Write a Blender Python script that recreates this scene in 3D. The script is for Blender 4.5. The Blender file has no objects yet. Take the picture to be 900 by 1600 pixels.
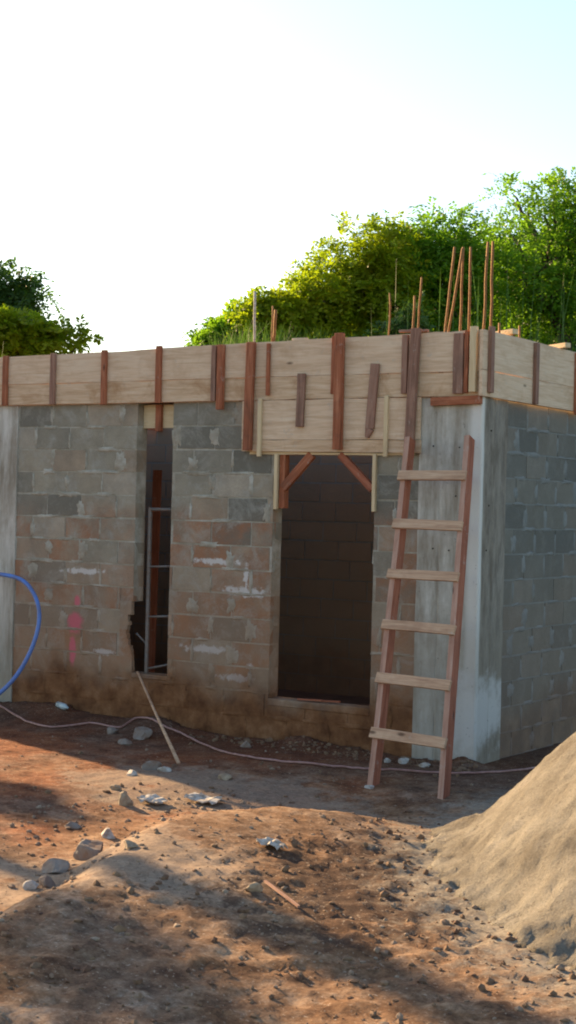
import bpy, math, random
import numpy as np
from mathutils import Vector, Matrix
random.seed(7); rng = np.random.default_rng(7)
scn = bpy.context.scene
col = scn.collection
R = math.radians

# ------------------------------------------------------------------ camera
YAW, ROLL, FPX = -0.574, 0.025, 2500.0
CAM = Vector((5.36, -10.95, 1.89))
FWD = Vector((math.sin(YAW), math.cos(YAW), 0.0))
RT0 = Vector((math.cos(YAW), -math.sin(YAW), 0.0)); UP0 = Vector((0, 0, 1))
RT = RT0*math.cos(ROLL) + UP0*math.sin(ROLL)
UP = -RT0*math.sin(ROLL) + UP0*math.cos(ROLL)
cd = bpy.data.cameras.new('camera'); cam = bpy.data.objects.new('camera', cd); col.objects.link(cam)
m = Matrix((RT, UP, -FWD)).transposed().to_4x4(); m.translation = CAM
cam.matrix_world = m
cd.sensor_fit = 'VERTICAL'; cd.sensor_height = 36.0; cd.lens = 36.0*FPX/1600
cd.clip_start = 0.05; cd.clip_end = 3000
cd.dof.use_dof = False
scn.camera = cam

def on(px, py, ax, val):
    """survey helper: the point of the plane (axis ax = val) seen at a reference pixel"""
    d = FWD + RT*((px-450)/FPX) + UP*((800-py)/FPX)
    return CAM + d*((val-CAM[ax])/d[ax])
def sd(s, d):
    """a ground position from sideways s and distance d along the viewing axis"""
    return CAM + RT0*s + FWD*d

# ------------------------------------------------------------------ noise in numpy
_perm = rng.random((256, 256))
def vnoise(x, y):
    xi = np.floor(x).astype(int); yi = np.floor(y).astype(int)
    fx = x-xi; fy = y-yi; fx = fx*fx*(3-2*fx); fy = fy*fy*(3-2*fy)
    a = _perm[xi % 256, yi % 256]; b = _perm[(xi+1) % 256, yi % 256]
    c = _perm[xi % 256, (yi+1) % 256]; d = _perm[(xi+1) % 256, (yi+1) % 256]
    return (a*(1-fx)+b*fx)*(1-fy)+(c*(1-fx)+d*fx)*fy - 0.5
def fbm(x, y, octs=4, lac=2.03, g=0.5):
    s = 0; a = 1.0
    for k in range(octs):
        s = s + a*vnoise(x+17.3*k, y+9.1*k); x = x*lac; y = y*lac; a *= g
    return s
def sstep(a, b, x):
    t = np.clip((x-a)/(b-a), 0, 1); return t*t*(3-2*t)

# ------------------------------------------------------------------ ground height
CREST = [tuple(on(px, py, 2, z)[:2]) for px, py, z in ((-160, 1515, .18), (-60, 1455, .18), (0, 1425, .18), (90, 1388, .18), (180, 1352, .18), (228, 1310, .18), (268, 1282, .18), (315, 1275, .15), (380, 1280, .1), (460, 1290, .04))]
def crest_dist(x, y):
    best = np.full(x.shape, 1e9); side = np.zeros(x.shape)
    for (ax, ay), (bx, by) in zip(CREST[:-1], CREST[1:]):
        dx, dy = bx-ax, by-ay; L = dx*dx+dy*dy
        t = np.clip(((x-ax)*dx+(y-ay)*dy)/L, 0, 1)
        qx, qy = x-(ax+t*dx), y-(ay+t*dy)
        dd = np.hypot(qx, qy); cr = dx*qy-dy*qx
        better = dd < best
        side = np.where(better, np.sign(cr), side); best = np.where(better, dd, best)
    return best*side      # + = left / wall side, - = camera side
def height(x, y):
    x = np.asarray(x, float); y = np.asarray(y, float)
    s = (x-CAM.x)*RT0.x+(y-CAM.y)*RT0.y
    d = (x-CAM.x)*FWD.x+(y-CAM.y)*FWD.y
    near = 1-sstep(14, 30, np.hypot(s, d-8))
    c = crest_dist(x+0.12*fbm(x*2.1, y*2.1, 2), y+0.12*fbm(x*2.1+7, y*2.1, 2))
    fade = sstep(2.4, -.3, x)*sstep(-1.9, -3.0, y+.2*x)
    h = np.where(c > 0, 0.18*(1-sstep(-.03, 0.5, c)), 0.18-0.08*sstep(0.1, 1.9, -c))*fade
    h = h-0.06*np.where(c > 0, sstep(0.1, .6, c)*sstep(2.2, 1.0, c), 0)*sstep(-.9, -1.5, y)
    # lumps
    hs = 0.03*fbm(x*0.9, y*0.9, 2)+0.014*fbm(x*3.3, y*3.3, 4)
    clod = sstep(0.25, 0.9, x)*sstep(-2.3, -2.9, y)*sstep(3.3, 2.6, x)
    n = fbm(x*9+4, y*9, 3)
    hs = hs+0.007*fbm(x*17, y*17, 3, g=.65)+clod*(0.026*np.clip(n, -.35, .5)+0.014*fbm(x*23, y*23, 2))
    wall = sstep(-0.05, -0.55, y)*1.0
    inside = (y > -0.0) & (y < 3.6) & (x > -7) & (x < 0.0)
    h = (h+hs*(0.25+0.75*wall))*near
    # hollow spoil bank against the wall at left
    foot = sstep(-.35, -.02, y)*sstep(.3, -.1, x)*sstep(.1, -.0, y)
    h = h+foot*near*(.03+.09*np.clip(fbm(x*2.7+3, y*2.7, 4)+.1, -.2, .6))
    h = h+0.06*sstep(-2.0, -3.2, x)*sstep(-0.9, -0.1, y)*near
    # grassy bank behind the house
    dd = d-12.1; ss = s-1.3
    bank = sstep(5.2, 8.8, dd+0.5*fbm(x*.4, y*.4, 2))*sstep(-4.9, -1.9, ss)
    h = h+(3.75+0.5*fbm(x*.25, y*.25, 3))*bank*(1-sstep(40, 90, dd))
    h = np.where(inside, np.minimum(h, -0.03), h)
    return h
def gz(x, y): return float(height(np.array([x]), np.array([y]))[0])

# ------------------------------------------------------------------ mesh helpers
class MB:
    def __init__(s): s.v = []; s.f = []; s.lc = []; s.mi = []; s.sm = []
    def add(s, vs, fs, lc=None, mi=0, smooth=False):
        n = len(s.v); s.v += [tuple(v) for v in vs]
        s.lc += [tuple(c) for c in (lc if lc is not None else vs)]
        s.f += [tuple(i+n for i in f) for f in fs]; s.mi += [mi]*len(fs); s.sm += [smooth]*len(fs)
        return s
    def box(s, x0, x1, y0, y1, z0, z1, mi=0, jit=0.0, lcoff=None):
        vs = [(x, y, z) for x in (x0, x1) for y in (y0, y1) for z in (z0, z1)]
        vs = [tuple(c+random.uniform(-jit, jit) for c in v) for v in vs]
        fs = [(0, 1, 3, 2), (4, 6, 7, 5), (0, 4, 5, 1), (2, 3, 7, 6), (0, 2, 6, 4), (1, 5, 7, 3)]
        o = lcoff or (random.uniform(0, 50),)*3
        return s.add(vs, fs, [(a+o[0], b+o[1], c+o[2]) for a, b, c in vs], mi)
    def beam(s, p0, p1, w, t, face=(0, -1, 0), mi=0, seg=1, wob=0.0, taper=1.0):
        """a timber from p0 to p1, width w across, thickness t along face"""
        p0, p1 = Vector(p0), Vector(p1); a = (p1-p0); L = a.length; a.normalize()
        n = Vector(face); n = (n-a*n.dot(a)).normalized(); c = a.cross(n)
        o = random.uniform(0, 80); vs = []; lc = []; fs = []
        wx = [random.uniform(-wob, wob) for _ in range(seg+1)]
        for k in range(seg+1):
            q = p0+a*(L*k/seg)+c*wx[k]; ww = w*(1+(taper-1)*k/seg)
            for u, v in ((-.5, -.5), (.5, -.5), (.5, .5), (-.5, .5)):
                vs.append(q+c*(u*ww)+n*(v*t)); lc.append((L*k/seg+o, u*w+o, v*t+o))
        for k in range(seg):
            b = 4*k
            for j in range(4): fs.append((b+j, b+(j+1) % 4, b+4+(j+1) % 4, b+4+j))
        fs += [(3, 2, 1, 0), (4*seg, 4*seg+1, 4*seg+2, 4*seg+3)]
        return s.add(vs, fs, lc, mi)
    def tube(s, pts, r, n=8, mi=0, caps=True, smooth=True):
        pts = [Vector(p) for p in pts]; vs = []; fs = []
        rr = r if isinstance(r, (list, tuple)) else [r]*len(pts)
        prev = None
        for i, p in enumerate(pts):
            t = (pts[min(i+1, len(pts)-1)]-pts[max(i-1, 0)]).normalized()
            ref = prev if prev is not None else (Vector((1, 0, 0)) if abs(t.x) < .8 else Vector((0, 1, 0)))
            u = (ref-t*ref.dot(t)).normalized(); prev = u; w = t.cross(u)
            for k in range(n):
                a = 2*math.pi*k/n; vs.append(p+(u*math.cos(a)+w*math.sin(a))*rr[i])
        for i in range(len(pts)-1):
            for k in range(n): fs.append((i*n+k, i*n+(k+1) % n, (i+1)*n+(k+1) % n, (i+1)*n+k))
        if caps: fs += [tuple(range(n))[::-1], tuple((len(pts)-1)*n+k for k in range(n))]
        return s.add(vs, fs, None, mi, smooth)
def smooth_path(pts, n=8):
    P = [Vector(p) for p in pts]; P = [P[0]*2-P[1]]+P+[P[-1]*2-P[-2]]; out = []
    for i in range(1, len(P)-2):
        for k in range(n):
            t = k/n
            out.append(0.5*((2*P[i])+(P[i+1]-P[i-1])*t+(2*P[i-1]-5*P[i]+4*P[i+1]-P[i+2])*t*t+(3*P[i]-P[i-1]-3*P[i+1]+P[i+2])*t**3))
    out.append(P[-2]); return out
def origin(parent):
    o = Vector((0, 0, 0))
    while parent is not None: o += parent.location; parent = parent.parent
    return o
def obj(name, mb, mats, parent=None, loc=None, bevel=0.0):
    """one mesh object; loc = its own origin in the world"""
    po = origin(parent); own = Vector(loc) if loc is not None else po
    me = bpy.data.meshes.new(name)
    me.from_pydata([tuple(Vector(v)-own) for v in mb.v], [], mb.f)
    at = me.attributes.new('lc', 'FLOAT_VECTOR', 'POINT')
    at.data.foreach_set('vector', np.array(mb.lc, dtype=np.float32).ravel())
    me.polygons.foreach_set('material_index', mb.mi); me.polygons.foreach_set('use_smooth', mb.sm)
    for mm in (mats if isinstance(mats, (list, tuple)) else [mats]): me.materials.append(mm)
    me.update()
    o = bpy.data.objects.new(name, me); col.objects.link(o); o.parent = parent; o.location = own-po
    if bevel:
        b = o.modifiers.new('bevel', 'BEVEL'); b.width = bevel; b.segments = 2; b.limit_method = 'ANGLE'
    return o
def np_mesh(name, verts, quads, mat, parent=None, loc=None, attr=None, smooth=False):
    own = Vector(loc) if loc is not None else origin(parent)
    me = bpy.data.meshes.new(name); verts = verts-np.array(own)[None]
    k = quads.shape[1]
    me.vertices.add(len(verts)); me.vertices.foreach_set('co', verts.astype(np.float32).ravel())
    me.loops.add(quads.size); me.loops.foreach_set('vertex_index', quads.astype(np.int32).ravel())
    me.polygons.add(len(quads)); me.polygons.foreach_set('loop_start', np.arange(0, quads.size, k, dtype=np.int32))
    me.polygons.foreach_set('loop_total', np.full(len(quads), k, dtype=np.int32))
    me.polygons.foreach_set('use_smooth', np.full(len(quads), smooth))
    if attr is not None:
        a = me.attributes.new('tint', 'FLOAT', 'FACE'); a.data.foreach_set('value', attr.astype(np.float32))
    me.materials.append(mat); me.update(calc_edges=True); me.validate()
    o = bpy.data.objects.new(name, me); col.objects.link(o); o.parent = parent; o.location = own-origin(parent)
    return o
def tag(o, label=None, cat=None, group=None, kind=None):
    if label: o['label'] = label
    if cat: o['category'] = cat
    if group: o['group'] = group
    if kind: o['kind'] = kind
    return o
def empty(name, loc, label, cat, group=None):
    o = bpy.data.objects.new(name, None); col.objects.link(o); o.location = loc; o.empty_display_size = .1
    return tag(o, label, cat, group)

# ------------------------------------------------------------------ materials
class NT:
    def __init__(s, name, rough=0.9, spec=0.3):
        s.m = bpy.data.materials.new(name); s.m.use_nodes = True; s.t = s.m.node_tree
        s.b = s.t.nodes['Principled BSDF']; s.b.inputs['Roughness'].default_value = rough
        s.b.inputs['Specular IOR Level'].default_value = spec
    def n(s, ty, **kw):
        x = s.t.nodes.new(ty)
        for k, v in kw.items(): setattr(x, k, v)
        return x
    def l(s, a, b): s.t.links.new(a, b)
    def pos(s): return s.n('ShaderNodeNewGeometry').outputs['Position']
    def obj(s): return s.n('ShaderNodeTexCoord').outputs['Object']
    def att(s, name, out='Vector'): a = s.n('ShaderNodeAttribute', attribute_name=name); return a.outputs[out]
    def scale(s, v, sc):
        x = s.n('ShaderNodeMapping'); x.inputs['Scale'].default_value = sc; s.l(v, x.inputs[0]); return x.outputs[0]
    def noise(s, v, sc, det=4, rough=.55, dist=0):
        x = s.n('ShaderNodeTexNoise'); x.inputs['Scale'].default_value = sc; x.inputs['Detail'].default_value = det
        x.inputs['Roughness'].default_value = rough; x.inputs['Distortion'].default_value = dist
        s.l(v, x.inputs['Vector']); return x.outputs['Fac']
    def ramp(s, f, stops, mode='LINEAR'):
        x = s.n('ShaderNodeValToRGB'); x.color_ramp.interpolation = mode; e = x.color_ramp.elements
        while len(e) < len(stops): e.new(0.5)
        for q, (p, c) in zip(e, stops):
            q.position = p; q.color = (c if len(c) == 4 else (*c, 1)) if not isinstance(c, (int, float)) else (c, c, c, 1)
        s.l(f, x.inputs[0]); return x.outputs[0]
    def mix(s, f, a, b, bt='MIX'):
        x = s.n('ShaderNodeMix', data_type='RGBA', blend_type=bt)
        for k, v in ((0, f), (6, a), (7, b)):
            if isinstance(v, (int, float)): x.inputs[k].default_value = v
            elif isinstance(v, tuple): x.inputs[k].default_value = (*v, 1)
            else: s.l(v, x.inputs[k])
        return x.outputs[2]
    def math(s, op, a, b=0.0, c=None, clamp=False):
        x = s.n('ShaderNodeMath', operation=op); x.use_clamp = clamp
        for k, v in enumerate((a, b, c)):
            if v is None: continue
            if isinstance(v, (int, float)): x.inputs[k].default_value = v
            else: s.l(v, x.inputs[k])
        return x.outputs[0]
    def sep(s, v):
        x = s.n('ShaderNodeSeparateXYZ'); s.l(v, x.inputs[0]); return x.outputs
    def mr(s, v, a, b, c=0.0, d=1.0):
        x = s.n('ShaderNodeMapRange', interpolation_type='SMOOTHSTEP')
        for k, q in enumerate((a, b, c, d)): x.inputs[k+1].default_value = q
        s.l(v, x.inputs[0]); return x.outputs[0]
    def bump(s, h, st=.4, dist=.01):
        x = s.n('ShaderNodeBump'); x.inputs['Strength'].default_value = st; x.inputs['Distance'].default_value = dist
        s.l(h, x.inputs['Height']); s.l(x.outputs[0], s.b.inputs['Normal'])
    def col(s, c):
        if isinstance(c, tuple): s.b.inputs['Base Color'].default_value = (*c, 1)
        else: s.l(c, s.b.inputs['Base Color'])
        return s.m
def blob(M, p, cx, cy, cz, rx, rz, thr=1.0, noise_amt=.5, ns=9):
    """mask of an irregular stain on a wall around a point"""
    X = M.sep(p)
    a = M.math('DIVIDE', M.math('SUBTRACT', X[0], cx), rx); b = M.math('DIVIDE', M.math('SUBTRACT', X[2], cz), rz)
    r = M.math('SQRT', M.math('ADD', M.math('MULTIPLY', a, a), M.math('MULTIPLY', b, b)))
    n = M.math('MULTIPLY', M.math('SUBTRACT', M.noise(p, ns, 4, .7), .5), noise_amt*4)
    return M.mr(M.math('ADD', r, n), thr, thr*.45)

def wall_base(M, p, c):
    """mud splashed along the foot and earth dust on the lower rows, common to block and mortar"""
    X = M.sep(p); n = M.noise(p, 1.6, 5, .6)
    z = M.math('ADD', X[2], M.math('MULTIPLY', M.math('SUBTRACT', n, .5), .7))
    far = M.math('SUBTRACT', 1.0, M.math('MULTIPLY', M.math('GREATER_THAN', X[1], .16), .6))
    dust = M.math('MULTIPLY', M.mr(z, 1.85, .5, 0, .5), far)
    c = M.mix(dust, c, (.31, .165, .09))
    mud = M.math('MULTIPLY', M.mr(z, .62, .25, 0, .97), far)
    mc = M.ramp(M.noise(p, 5, 5, .7), [(.35, (.11, .042, .018)), (.55, (.21, .092, .04)), (.72, (.30, .155, .08))])
    c = M.mix(mud, c, mc)
    return c
def block_mat():
    M = NT('grey_concrete_block', .95, .15); p = M.pos()
    t = M.att('lc'); tv = M.sep(t)      # lc.x, lc.y = random per block
    c = M.ramp(tv[0], [(0, (.20, .19, .155)), (.25, (.31, .285, .225)), (.6, (.42, .375, .285)), (.85, (.42, .32, .225)), (1, (.50, .45, .36))])
    X = M.sep(p)
    front = M.math('LESS_THAN', X[1], .05)
    # reddish blocks in the lower courses
    band = M.math('MULTIPLY', M.mr(X[2], 2.0, 1.75), M.mr(X[2], .3, .6))
    red = M.math('MULTIPLY', M.mr(tv[1], .0, .65), band)
    pat = M.ramp(M.noise(p, 2.6, 5, .7), [(.36, 0.1), (.58, 1)])
    c = M.mix(M.math('MULTIPLY', M.math('MULTIPLY', red, pat), M.math('MULTIPLY', front, .85)), c, (.42, .175, .085))
    side = M.math('GREATER_THAN', X[1], .16)  # walls behind the front face: shade put into a darker block colour
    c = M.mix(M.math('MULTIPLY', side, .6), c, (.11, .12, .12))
    c = M.mix(M.ramp(M.noise(p, 3.3, 7, .7), [(.35, 0), (.7, .65)]), c, (.17, .155, .125))
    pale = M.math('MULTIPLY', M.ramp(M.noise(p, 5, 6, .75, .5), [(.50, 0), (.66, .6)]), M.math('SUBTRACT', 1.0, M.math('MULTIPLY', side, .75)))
    c = M.mix(pale, c, (.43, .42, .37))
    grain = M.noise(p, 160, 3, .6)
    c = M.mix(.4, c, M.ramp(grain, [(.3, .45), (.7, 1)]), 'MULTIPLY')
    # lime and paint stains
    pk = M.math('MAXIMUM', blob(M, p, -3.95, 0, .86, .11, .12, 1, .25, 14), blob(M, p, -3.93, 0, 1.05, .045, .07, 1, .2, 20))
    pk = M.math('MAXIMUM', pk, blob(M, p, -3.97, 0, .62, .05, .17, 1, .3, 20))
    for cx, cz, rx, rz in ((-2.12, 1.35, .03, .14), (-2.12, 1.22, .26, .05), (-2.42, 1.46, .30, .03), (-2.5, .72, .3, .035), (-2.2, .5, .22, .035), (-3.85, 1.32, .28, .03), (-2.05, .60, .05, .03), (-3.6, .62, .14, .03), (-3.2, 1.36, .05, .05)):
        c = M.mix(M.math('MULTIPLY', M.math('MULTIPLY', blob(M, p, cx, 0, cz, rx, rz, 1, .7, 18), front), .85), c, (.66, .65, .63))
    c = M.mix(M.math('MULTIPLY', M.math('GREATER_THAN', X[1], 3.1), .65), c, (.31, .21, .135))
    c = wall_base(M, p, c)
    c = M.mix(M.math('MULTIPLY', M.math('MULTIPLY', pk, .8), front), c, (.62, .13, .17))
    M.bump(M.math('ADD', M.math('MULTIPLY', grain, .4), M.noise(p, 22, 6, .75)), .7, .008)
    return M.col(c)
def mortar_mat():
    M = NT('pale_mortar', .95, .1); p = M.pos(); X = M.sep(p)
    c = M.ramp(M.noise(p, 4, 6, .75), [(.36, (.27, .24, .185)), (.5, (.37, .34, .275)), (.68, (.52, .50, .44))])
    c = M.mix(M.math('MULTIPLY', M.math('GREATER_THAN', X[1], .16), .75), c, (.17, .19, .195))  # the side wall's shade put into the mortar colour too
    c = wall_base(M, p, c); M.bump(M.noise(p, 60, 6, .75), .7, .008)
    return M.col(c)
def concrete_mat():
    M = NT('cast_concrete', .85, .3); p = M.pos()
    st = M.noise(M.scale(p, (5, 5, .8)), 1.3, 6, .7)
    c = M.ramp(st, [(.36, (.27, .235, .185)), (.48, (.45, .42, .36)), (.62, (.62, .60, .54))])
    c = M.mix(M.ramp(M.noise(p, 2.0, 6, .7), [(.45, 0), (.62, .55)]), c, (.30, .25, .19))
    X = M.sep(p)
    # clean cement skin right at the arris, rough brown grey side, its shade deepened in the colour
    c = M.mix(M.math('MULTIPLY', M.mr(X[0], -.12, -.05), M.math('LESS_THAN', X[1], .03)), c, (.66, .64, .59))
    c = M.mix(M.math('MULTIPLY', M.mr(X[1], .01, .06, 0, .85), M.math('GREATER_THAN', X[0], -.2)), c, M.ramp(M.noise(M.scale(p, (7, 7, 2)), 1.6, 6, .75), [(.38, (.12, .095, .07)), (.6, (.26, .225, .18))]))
    low = M.mr(M.math('ADD', X[2], M.math('MULTIPLY', M.noise(p, 3, 4), .8)), 1.9, .9, 0, .5)
    c = M.mix(low, c, (.25, .21, .155))
    c = M.mix(M.math('MULTIPLY', blob(M, p, -.08, 0, .38, .2, .4, 1, .4, 4), .75), c, (.58, .57, .54))
    c = M.mix(M.ramp(M.noise(p, 26, 4, .8), [(.64, 0), (.70, .6)]), c, (.10, .09, .08))
    h = M.math('ADD', M.noise(M.scale(p, (30, 30, 3)), 1.5, 4), M.noise(p, 40, 6, .75))
    M.bump(h, .6, .007)
    return M.col(c)
def timber_mat(name, stops, stain, rough=.75, stain_amt=.5):
    M = NT(name, rough, .25); v = M.att('lc')
    g = M.noise(M.scale(v, (1.2, 14, 14)), 2.2, 6, .62, .8)
    c = M.ramp(g, stops)
    fine = M.noise(M.scale(v, (3, 90, 90)), 2, 3, .6)
    c = M.mix(.35, c, M.ramp(fine, [(.3, .65), (.65, 1)]), 'MULTIPLY')
    c = M.mix(M.ramp(M.noise(v, 3.1, 5, .7, .4), [(.5, 0), (.72, stain_amt)]), c, stain)
    vo = M.n('ShaderNodeTexVoronoi'); vo.inputs['Scale'].default_value = 1.0; M.l(M.scale(v, (2.2, 6, 6)), vo.inputs['Vector'])
    c = M.mix(M.ramp(vo.outputs['Distance'], [(.04, .85), (.1, 0)]), c, tuple(.3*k for k in stain))
    c = M.mix(M.ramp(M.noise(v, 9, 6, .8, .3), [(.60, 0), (.68, .45)]), c, (.45, .42, .37))
    M.bump(M.math('ADD', g, fine), .45, .004)
    return M.col(c)
def plain(name, c, rough=.6, var=.3, sc=20, metal=0, c2=None):
    M = NT(name, rough, .4); p = M.pos()
    M.b.inputs['Metallic'].default_value = metal
    M.col(M.mix(M.ramp(M.noise(p, sc, 4), [(.35, 0), (.7, 1)]), c, c2 or tuple(k*(1-var) for k in c)))
    M.bump(M.noise(p, sc*4, 3), .2, .002)
    return M.m
def soil_mat():
    M = NT('red_earth', .95, .15); p = M.pos(); X = M.sep(p)
    n1 = M.noise(p, 1.1, 6, .62, .4); n2 = M.noise(p, 4.5, 8, .78); n3 = M.noise(p, 38, 5, .7)
    red = M.ramp(n2, [(.36, (.10, .028, .012)), (.5, (.24, .078, .034)), (.66, (.36, .15, .07))])
    tan = M.ramp(n2, [(.36, (.09, .04, .02)), (.5, (.235, .125, .065)), (.64, (.42, .27, .165))])
    grey = M.ramp(n2, [(.38, (.085, .05, .036)), (.52, (.20, .135, .095)), (.68, (.36, .29, .23))])
    # redder towards the left of the house, sandier towards the pile
    side = M.math('ADD', M.math('MULTIPLY', X[0], .28), M.math('MULTIPLY', M.math('SUBTRACT', n1, .5), 2.2))
    k = M.mr(side, -.75, .25)
    c = M.mix(k, red, tan)
    k2 = M.math('MULTIPLY', M.ramp(M.noise(p, .8, 5, .6), [(.45, 0), (.58, 1)]), .7)
    c = M.mix(k2, c, grey)
    # pale dusty patch in front of the doorway, damp crumbly soil before the sand
    def patch(cx, cy, rx, ry, amt, ns):
        a = M.math('DIVIDE', M.math('SUBTRACT', X[0], cx), rx); b = M.math('DIVIDE', M.math('SUBTRACT', X[1], cy), ry)
        r = M.math('SQRT', M.math('ADD', M.math('MULTIPLY', a, a), M.math('MULTIPLY', b, b)))
        r = M.math('ADD', r, M.math('MULTIPLY', M.math('SUBTRACT', M.noise(p, ns, 6, .75), .5), 3.2))
        return M.math('MULTIPLY', M.mr(r, 1.15, .7), amt)
    c = M.mix(patch(-.9, -2.1, 1.3, .7, .6, 2.5), c, (.34, .265, .20))
    c = M.mix(patch(.3, -4.6, 1.1, .6, .6, 2.5), c, (.40, .30, .215))
    c = M.mix(patch(1.5, -3.9, .75, 1.1, .85, 5), c, (.075, .04, .026))
    # spill of sand round the pile
    def axis(v):
        dp = M.n('ShaderNodeVectorMath', operation='DOT_PRODUCT'); sb = M.n('ShaderNodeVectorMath', operation='SUBTRACT')
        M.l(p, sb.inputs[0]); q = sd(2.62, 8.45); sb.inputs[1].default_value = (q.x, q.y, 0); M.l(sb.outputs[0], dp.inputs[0]); dp.inputs[1].default_value = tuple(v); return dp.outputs['Value']
    a = M.math('DIVIDE', axis(RT0), 1.72); b = M.math('DIVIDE', axis(FWD), 2.6)
    r = M.math('SQRT', M.math('ADD', M.math('MULTIPLY', a, a), M.math('MULTIPLY', b, b)))
    r = M.math('ADD', r, M.math('MULTIPLY', M.math('SUBTRACT', M.noise(p, 7, 6, .8), .5), .9))
    c = M.mix(M.mr(r, 1.32, 1.0, 0, .9), c, (.30, .265, .21))
    # soil darker towards the wall of the house
    near_wall = M.math('MULTIPLY', M.mr(M.math('ADD', X[1], M.math('MULTIPLY', n1, .8)), -1.0, .1), .6)
    c = M.mix(near_wall, c, (.085, .035, .02))
    c = M.mix(.55, c, M.ramp(n3, [(.3, .3), (.6, 1)]), 'MULTIPLY')
    c = M.mix(M.ramp(M.noise(p, 46, 3, .6), [(.62, 0), (.68, .55)]), c, (.45, .36, .27))
    c = M.mix(M.ramp(M.noise(p, 15, 5, .8), [(.34, .7), (.42, 0)]), c, (.07, .035, .022))
    # grass cover on the bank behind
    gr = M.mr(X[2], 1.2, 2.2)
    c = M.mix(gr, c, M.ramp(n2, [(.3, (.03, .05, .012)), (.7, (.07, .11, .03))]))
    far = M.n('ShaderNodeVectorMath', operation='LENGTH'); M.l(p, far.inputs[0])
    c = M.mix(M.mr(far.outputs['Value'], 14, 26), c, (.06, .09, .03))
    M.bump(M.math('ADD', M.math('MULTIPLY', n3, .5), M.noise(p, 11, 7, .75)), .7, .016)
    return M.col(c)
def sand_mat():
    M = NT('pale_sand', .97, .1); p = M.pos()
    n = M.noise(p, 3.0, 6, .65); f = M.noise(p, 90, 4, .7)
    c = M.ramp(n, [(.36, (.20, .175, .14)), (.52, (.30, .27, .22)), (.68, (.38, .345, .285))])
    c = M.mix(.5, c, M.ramp(f, [(.32, .4), (.6, 1)]), 'MULTIPLY')
    c = M.mix(M.ramp(M.noise(p, 34, 4, .75), [(.34, .6), (.43, 0)]), c, (.13, .105, .08))
    c = M.mix(M.ramp(M.noise(p, 1.3, 5, .7), [(.5, 0), (.62, .45)]), c, (.22, .19, .15))
    M.bump(M.math('ADD', M.math('MULTIPLY', f, .8), M.noise(p, 22, 7, .8)), 1.0, .022)
    return M.col(c)
def leaf_mat(name, a, b, trans=.5):
    M = NT(name, .55, .35); t = M.att('tint', 'Fac'); p = M.pos()
    k = M.math('ADD', M.math('MULTIPLY', t, .6), M.math('MULTIPLY', M.noise(p, 1.1, 3), .5), clamp=True)
    c = M.mix(k, a, b); M.col(c)
    tr = M.n('ShaderNodeBsdfTranslucent'); M.l(M.mix(.35, c, (.20, .42, .02)), tr.inputs['Color'])
    ms = M.n('ShaderNodeMixShader'); ms.inputs[0].default_value = trans
    out = M.t.nodes['Material Output']
    M.l(M.b.outputs[0], ms.inputs[1]); M.l(tr.outputs[0], ms.inputs[2]); M.l(ms.outputs[0], out.inputs[0])
    return M.m

M_BLOCK, M_MORTAR, M_CONC = block_mat(), mortar_mat(), concrete_mat()
M_PINE = timber_mat('pale_board', [(.3, (.60, .41, .26)), (.5, (.73, .53, .36)), (.72, (.80, .63, .46))], (.44, .26, .14))
M_PINE2 = timber_mat('stained_board', [(.3, (.53, .34, .20)), (.5, (.68, .48, .31)), (.72, (.76, .58, .41))], (.36, .18, .07), stain_amt=.8)
M_RAW = timber_mat('fresh_pine', [(.3, (.60, .44, .25)), (.7, (.78, .63, .40))], (.5, .3, .15), .7, .2)
M_RED = timber_mat('reddish_timber', [(.3, (.20, .06, .025)), (.5, (.38, .125, .06)), (.72, (.52, .22, .12))], (.10, .05, .035))
M_GREYRED = timber_mat('weathered_timber', [(.3, (.18, .09, .06)), (.5, (.31, .165, .115)), (.72, (.40, .24, .17))], (.12, .08, .06))
M_RAIL_LIT = timber_mat('lit_ladder_edge', [(.3, (.36, .19, .13)), (.5, (.48, .27, .19)), (.72, (.56, .35, .26))], (.30, .13, .08))  # paler copy of the rail timber, light on the front put into the colour
M_RAIL = timber_mat('ladder_timber', [(.3, (.24, .07, .035)), (.5, (.36, .115, .06)), (.72, (.44, .17, .10))], (.2, .08, .05))
M_RUNG = timber_mat('ladder_rung_timber', [(.3, (.36, .20, .12)), (.5, (.56, .35, .22)), (.72, (.66, .46, .31))], (.32, .17, .10))
M_RUST = plain('rusty_steel', (.36, .17, .06), .8, .5, 60, .3)
M_STEEL = plain('dull_steel', (.19, .185, .18), .65, .4, 30, .4, (.18, .13, .10))
M_HOSE = plain('blue_plastic', (.09, .22, .60), .4, .25, 9, 0, (.12, .17, .36))
M_PINKHOSE = plain('faded_hose', (.42, .24, .21), .6, .4, 25, 0, (.28, .14, .11))
M_WHITEP = plain('white_plaster', (.50, .48, .44), .9, .3, 35, 0, (.28, .22, .17))
M_STONE = plain('grey_stone', (.24, .205, .175), .9, .5, 18, 0, (.20, .12, .08))
M_STONE2 = plain('pale_stone', (.40, .31, .21), .9, .35, 25, 0, (.2, .13, .08))
M_PEB = plain('mixed_gravel', (.30, .23, .165), .95, .5, 7, 0, (.17, .09, .055))
M_DARK = plain('dark_hole', (.02, .018, .016), .9)
M_BOTTLE = plain('pale_blue_plastic', (.45, .55, .58), .3, .2, 15)
M_CLODF = plain('trodden_earth', (.10, .05, .03), .95, .5, 4)
M_SOIL, M_SAND = soil_mat(), sand_mat()
M_BARK = plain('bark', (.10, .075, .05), .95, .5, 12)
M_LEAF_A = leaf_mat('leaf_green', (.065, .18, .014), (.20, .36, .02), .62)
M_LEAF_Y = leaf_mat('leaf_yellow_green', (.13, .23, .010), (.40, .40, .012), .65)
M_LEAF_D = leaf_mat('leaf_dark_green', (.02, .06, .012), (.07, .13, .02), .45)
M_GRASS = leaf_mat('grass_blade', (.035, .09, .02), (.09, .16, .04), .35)

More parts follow.
